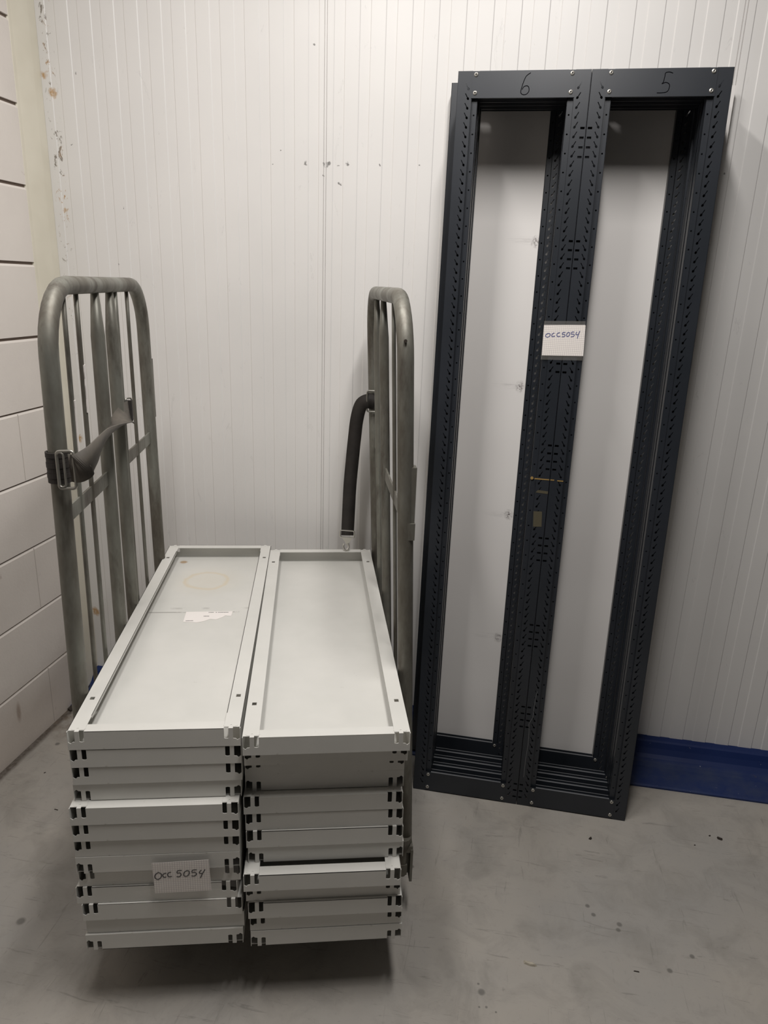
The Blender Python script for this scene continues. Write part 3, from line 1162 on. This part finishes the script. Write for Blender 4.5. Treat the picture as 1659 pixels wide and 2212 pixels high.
def bolt_bm(x, z):
    bm = bmesh.new()
    n = 16
    prof = [(0.0018, 0.0005), (0.0018, -0.0024), (0.0028, -0.0030), (0.0050, -0.0020), (0.0058, 0.0), ]
    rings = [[bm.verts.new((x + r * math.cos(2 * PI * i / n), -0.0016 + y, z + r * math.sin(2 * PI * i / n))) for i in range(n)] for r, y in prof]
    for a, b in zip(rings, rings[1:]):
        for i in range(n):
            bm.faces.new([a[i], a[(i + 1) % n], b[(i + 1) % n], b[i]])
    bm.faces.new(rings[0])
    return bm


def make_frame(mirrored):
    root = empty('rack_frame')
    post_object('post', mirrored, False, root)
    post_object('post', not mirrored, True, root)
    for z0, z1 in ((2.1335, 2.199), (0.004, 0.0725)):
        b = new_obj('cross_beam', beam_bm(z0, z1), M['dark'], root)
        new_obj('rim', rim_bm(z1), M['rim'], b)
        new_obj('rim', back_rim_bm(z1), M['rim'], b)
        for x in (0.0485, FW - 0.0485):
            for z in (z1 - 0.0085, z0 + 0.0125):
                new_obj('bolt', bolt_bm(x, z), M['zinc'], b)
    return root


RO = Vector((1.39844242, -0.35002691, 0.0))
RU = Vector((0.99988085, -0.01543636, 0)).normalized()
RV = Vector((9.73186373e-04, 6.30375694e-02, 9.98010680e-01)).normalized()
RD = RV.cross(RU).normalized()      # depth, away from the viewer


def rack_matrix(a, d, up, lean=0.0, roll=0.0):
    base = Matrix(((RU.x, RD.x, RV.x, 0), (RU.y, RD.y, RV.y, 0), (RU.z, RD.z, RV.z, 0), (0, 0, 0, 1)))
    loc = RO + RU * a + RD * d + RV * up
    return Matrix.Translation(loc) @ base @ Matrix.Rotation(lean, 4, 'X') @ Matrix.Rotation(roll, 4, 'Y')


protoL = make_frame(False)
protoR = make_frame(True)
PL = ['front', 'second', 'third', 'fourth']
FRAMES = {}
depths = [0.0, 0.042, 0.083, 0.124]
jig = {('L', 1): 0.0015, ('L', 2): -0.001, ('L', 3): 0.0005, ('R', 1): 0.001, ('R', 2): 0.003, ('R', 3): -0.001}
for i, d in enumerate(depths + [0.188]):
    for sd, proto in (('L', protoL), ('R', protoR)):
        f = proto if i == 0 else copy_tree(proto)
        a = (0.0 if sd == 'L' else FW + 0.0012) + jig.get((sd, i), 0)
        up = d * 0.0632 if i < 4 else 0.030
        if i == 4:
            a -= 0.038
        f.matrix_world = rack_matrix(a, d, up)
        side = 'left' if sd == 'L' else 'right'
        if i == 0:
            lab = 'dark rack frame at the front left, the one bearing a handwritten 6' if sd == 'L' else 'foremost dark rack frame on the right, with a handwritten 5 on its top beam'
        elif i == 4:
            lab = f'rearmost dark rack frame of the {side} row, shifted left and raised against the board'
        else:
            lab = f'dark rack frame, {PL[i]} from the front in the {side} row of the leaning pile'
        tag(f, lab, 'rack frame', 'dark rack frames leaning on the wall')
        FRAMES[(sd, i)] = f

front6, front5 = FRAMES[('L', 0)], FRAMES[('R', 0)]
on_front = lambda off: (lambda x, z, d: Vector((x - off, -0.0016 - d, z)))
SIX = [(0.192, 2.193), (0.181, 2.185), (0.175, 2.171), (0.171, 2.156), (0.17, 2.146), (0.176, 2.141), (0.185, 2.142), (0.191, 2.149), (0.19, 2.158), (0.185, 2.162),
       (0.177, 2.16), (0.173, 2.153)]
FIVE = [(0.551, 2.187), (0.542, 2.19), (0.533, 2.188), (0.532, 2.18), (0.53, 2.167), (0.527, 2.163), (0.536, 2.166), (0.545, 2.162), (0.546, 2.152), (0.541, 2.144),
        (0.528, 2.142), (0.517, 2.142)]
bm = bmesh.new()
stroke(bm, SIX, 0.0019, on_front(0))
o = new_obj('handwritten_number', bm, M['marker'], front6)
bm = bmesh.new()
stroke(bm, FIVE, 0.0019, on_front(FW + 0.0012))
o = new_obj('handwritten_number', bm, M['marker'], front5)
# glue line, tape residue and long scratch on the middle posts
bm = bmesh.new()
fl = lambda x, z, d: Vector((x, -0.0004 - d, z))
sheet(bm, [(0.3045, 1.106), (0.3475, 1.106), (0.3475, 1.109), (0.3045, 1.1095)], [], fl, 0.0003)
tube(bm, [Vector((0.297, 0.0085, 1.1075)), Vector((0.297, 0.0055, 1.1075))], 0.0045, 10)
new_obj('glue_line', bm, M['sealant'], front6)
bm = bmesh.new()
sheet(bm, [(0.012, 1.106), (0.001, 1.106), (0.001, 1.109), (0.012, 1.109)], [], fl, 0.0003)
sheet(bm, [(0.021, 1.105), (0.0385, 1.105), (0.0385, 1.108), (0.021, 1.108)], [], fl, 0.0003)
new_obj('glue_line', bm, M['sealant'], front5)
bm = bmesh.new()
sheet(bm, [(0.311, 1.066), (0.3475, 1.064), (0.3475, 1.072), (0.318, 1.074)], [], fl, 0.0002)
new_obj('tape_residue', bm, M['residue'], front6)
bm = bmesh.new()
sheet(bm, [(0.311, 1.008), (0.336, 1.009), (0.339, 0.962), (0.314, 0.960)], [], fl, 0.0002)
new_obj('tape_residue', bm, M['residue'], front6)
bm = bmesh.new()
off = FW + 0.0012
stroke(bm, [(0.378, 0.42), (0.375, 0.392), (0.373, 0.345), (0.373, 0.327), (0.363, 0.302), (0.366, 0.274), (0.367, 0.227), (0.364, 0.169), (0.364, 0.106)], 0.0012,
       lambda x, z, d: Vector((x - off, -0.0004 - d, z)), smooth=False)
new_obj('scratch_mark', bm, M['scratch'], front5)

# white board behind the frames
bm = bmesh.new()
box(bm, 0.035, 0.754, 0.0, 0.008, 0.045, 2.235)
bd = new_obj('white_board', bm, M['board'])
bd.matrix_world = rack_matrix(-0.024, 0.2245, 0) @ Matrix.Rotation(0.0118, 4, 'Y')
tag(bd, 'tall plain white board standing behind the dark rack frames', 'board')


# ------------------------------------------------------------------ paper notes
def note(name, mw, w_pts, letters, ink, label, tapes, lw, group):
    root = empty(name)
    root.matrix_world = mw
    tag(root, label, 'note', group)
    bm = bmesh.new()
    sheet(bm, w_pts, [], lambda x, z, d: Vector((x, -d, z)), 0.0003)
    new_obj('sheet', bm, M['paper'], root)
    bm = bmesh.new()
    for k, pts in letters.items():
        stroke(bm, pts, lw, lambda x, z, d: Vector((x, -0.0005 - d, z)))
    new_obj('handwriting', bm, ink, root)
    for tp in tapes:
        bm = bmesh.new()
        sheet(bm, tp, [], lambda x, z, d: Vector((x, -0.0010 - d, z)), 0.0001)
        new_obj('clear_tape', bm, M['tape'], root)


RT = {'O': [(0.302, 1.528), (0.297, 1.525), (0.2965, 1.520), (0.302, 1.518), (0.308, 1.522), (0.308, 1.527), (0.301, 1.5285)],
      'C1': [(0.320, 1.530), (0.316, 1.529), (0.313, 1.524), (0.315, 1.520), (0.322, 1.522)], 'C2': [(0.335, 1.532), (0.329, 1.53), (0.327, 1.525), (0.33, 1.521), (0.337, 1.522)],
      'F': [(0.350, 1.5335), (0.343, 1.5325), (0.342, 1.5275), (0.347, 1.528), (0.350, 1.525), (0.347, 1.5215), (0.341, 1.521)],
      'Z': [(0.358, 1.534), (0.354, 1.529), (0.355, 1.523), (0.359, 1.523), (0.362, 1.528), (0.361, 1.533), (0.357, 1.534)],
      'F2': [(0.374, 1.5355), (0.367, 1.5345), (0.367, 1.529), (0.372, 1.530), (0.375, 1.527), (0.372, 1.523), (0.366, 1.522)],
      'Y': [(0.381, 1.536), (0.379, 1.529), (0.387, 1.529)], 'Y2': [(0.389, 1.539), (0.386, 1.529), (0.384, 1.518)]}
note('paper_note', rack_matrix(0, -0.0030, 0), [(0.2905, 1.467), (0.4055, 1.4705), (0.403, 1.555), (0.401, 1.556), (0.289, 1.551)], RT, M['blue_ink'],
     'squared paper note with blue handwritten code taped to the dark rack frames', [[(0.2885, 1.455), (0.404, 1.458), (0.402, 1.566), (0.2885, 1.562)]], 0.0021,
     'squared paper notes')
STX = {'O': [(0.162, 0.402), (0.155, 0.396), (0.154, 0.388), (0.160, 0.383), (0.167, 0.389), (0.168, 0.397), (0.161, 0.4025)],
       'C1': [(0.179, 0.399), (0.174, 0.398), (0.171, 0.394), (0.173, 0.388), (0.178, 0.389)], 'C2': [(0.189, 0.401), (0.184, 0.4), (0.181, 0.395), (0.184, 0.389), (0.19, 0.39)],
       'F': [(0.212, 0.405), (0.203, 0.404), (0.202, 0.398), (0.208, 0.398), (0.21, 0.393), (0.206, 0.388), (0.2, 0.3885)],
       'Z': [(0.222, 0.403), (0.217, 0.399), (0.216, 0.391), (0.221, 0.388), (0.227, 0.394), (0.227, 0.402), (0.2215, 0.4035)],
       'F2': [(0.244, 0.405), (0.235, 0.404), (0.234, 0.398), (0.24, 0.398), (0.243, 0.393), (0.238, 0.388), (0.232, 0.389)],
       'Y': [(0.254, 0.404), (0.249, 0.396), (0.257, 0.394)], 'Y2': [(0.262, 0.405), (0.256, 0.394), (0.251, 0.382)]}
mw = Matrix.Translation(W(0, -0.0185, 0)) @ Matrix.Rotation(AN, 4, 'Z')
note('paper_note', mw, [(0.149, 0.427), (0.271, 0.4305), (0.2735, 0.346), (0.1515, 0.345)], STX, M['ink'],
     'squared paper note with black handwritten code taped to the left shelf stack', [
         [(0.06, 0.420), (0.10, 0.424), (0.17, 0.421), (0.27, 0.414), (0.335, 0.412), (0.335, 0.352), (0.27, 0.366), (0.17, 0.378), (0.09, 0.384), (0.012, 0.385), (0.012, 0.408)],
         [(0.10, 0.352), (0.20, 0.366), (0.30, 0.348), (0.330, 0.338), (0.330, 0.300), (0.30, 0.296), (0.20, 0.318)]], 0.0024, 'squared paper notes')

# ------------------------------------------------------------------ small things on the floor


def chip(name, x, y, pts, h, rot, m, label, cat='debris', group=None):
    bm = bmesh.new()
    n = len(pts)
    lo = [bm.verts.new((p[0], p[1], 0.0)) for p in pts]
    hi = [bm.verts.new((p[0] * 0.75, p[1] * 0.7, h * (1 + 0.35 * math.sin(3 * i)))) for i, p in enumerate(pts)]
    bm.faces.new(lo)
    bm.faces.new(hi)
    for i in range(n):
        bm.faces.new([lo[i], lo[(i + 1) % n], hi[(i + 1) % n], hi[i]])
    o = new_obj(name, bm, m)
    o.location = (x, y, 0.0002)
    o.rotation_euler = (0, 0, rot)
    tag(o, label, cat, group)
    return o


sliver = [(-0.018, 0.004), (-0.015, -0.004), (0.0, -0.0055), (0.013, -0.003), (0.018, 0.001), (0.006, 0.0045), (-0.008, 0.005)]
crumb = [(-0.006, 0.002), (-0.003, -0.004), (0.004, -0.0035), (0.006, 0.001), (0.002, 0.004)]
stick = [(-0.007, 0.001), (-0.007, -0.001), (0.007, -0.0012), (0.007, 0.001)]
chip('wood_sliver', 1.7825, -0.9539, sliver, 0.005, -0.15, M['wood'], 'pale wood sliver lying alone on the open floor in front', group=None)
chip('metal_scrap', 2.0493, -0.9203, stick, 0.002, 0.0, M['crumb'], 'tiny thin black scrap on the floor right of the pale sliver')
chip('dirt_crumb', 1.9778, -0.4662, crumb, 0.005, 0.8, M['crumb'], 'small black crumb on the floor just in front of the dark frames')
chip('dirt_crumb', 2.3850, -0.3800, [(p[0] * 1.5, p[1] * 1.0) for p in crumb], 0.006, -0.4, M['crumb'], 'brown-black crumb on the floor near the blue plinth at right')
chip('dirt_crumb', 2.357, -0.372, [(p[0] * 0.6, p[1] * 0.5) for p in crumb], 0.003, 0.4, M['crumb'], 'very small crumb beside the larger crumb near the blue plinth')
chip('dirt_crumb', 2.300, -0.425, [(p[0] * 0.45, p[1] * 0.5) for p in crumb], 0.002, 0.4, M['crumb'], 'speck of dirt on the floor left of the crumbs by the plinth')
chip('metal_scrap', 0.290, -0.70, [(p[0] * 1.0, p[1]) for p in stick], 0.002, -0.1, M['crumb'], 'thin black scrap on the floor left of the shelf stacks')
chip('metal_scrap', 0.145, -0.545, [(p[0] * 0.5, p[1]) for p in stick], 0.002, 0.9, M['crumb'], 'tiny black scrap on the floor near the block wall')
# broken black plastic piece in the corner behind the left gate
bm = bmesh.new()
pc = [Vector(p) for p in ((0.010, -0.190, 0.006), (0.022, -0.165, 0.018), (0.036, -0.145, 0.030), (0.070, -0.125, 0.030))]
tube(bm, catmull(pc, 4), 0.0055, 6, flat=1.8)
tube(bm, [Vector((0.030, -0.150, 0.026)), Vector((0.046, -0.128, 0.055)), Vector((0.060, -0.112, 0.078))], [0.005, 0.004, 0.0015], 6)
o = new_obj('plastic_fragment', bm, M['crumb'])
tag(o, 'broken black plastic fragment in the dirty floor corner behind the left gate', 'debris')
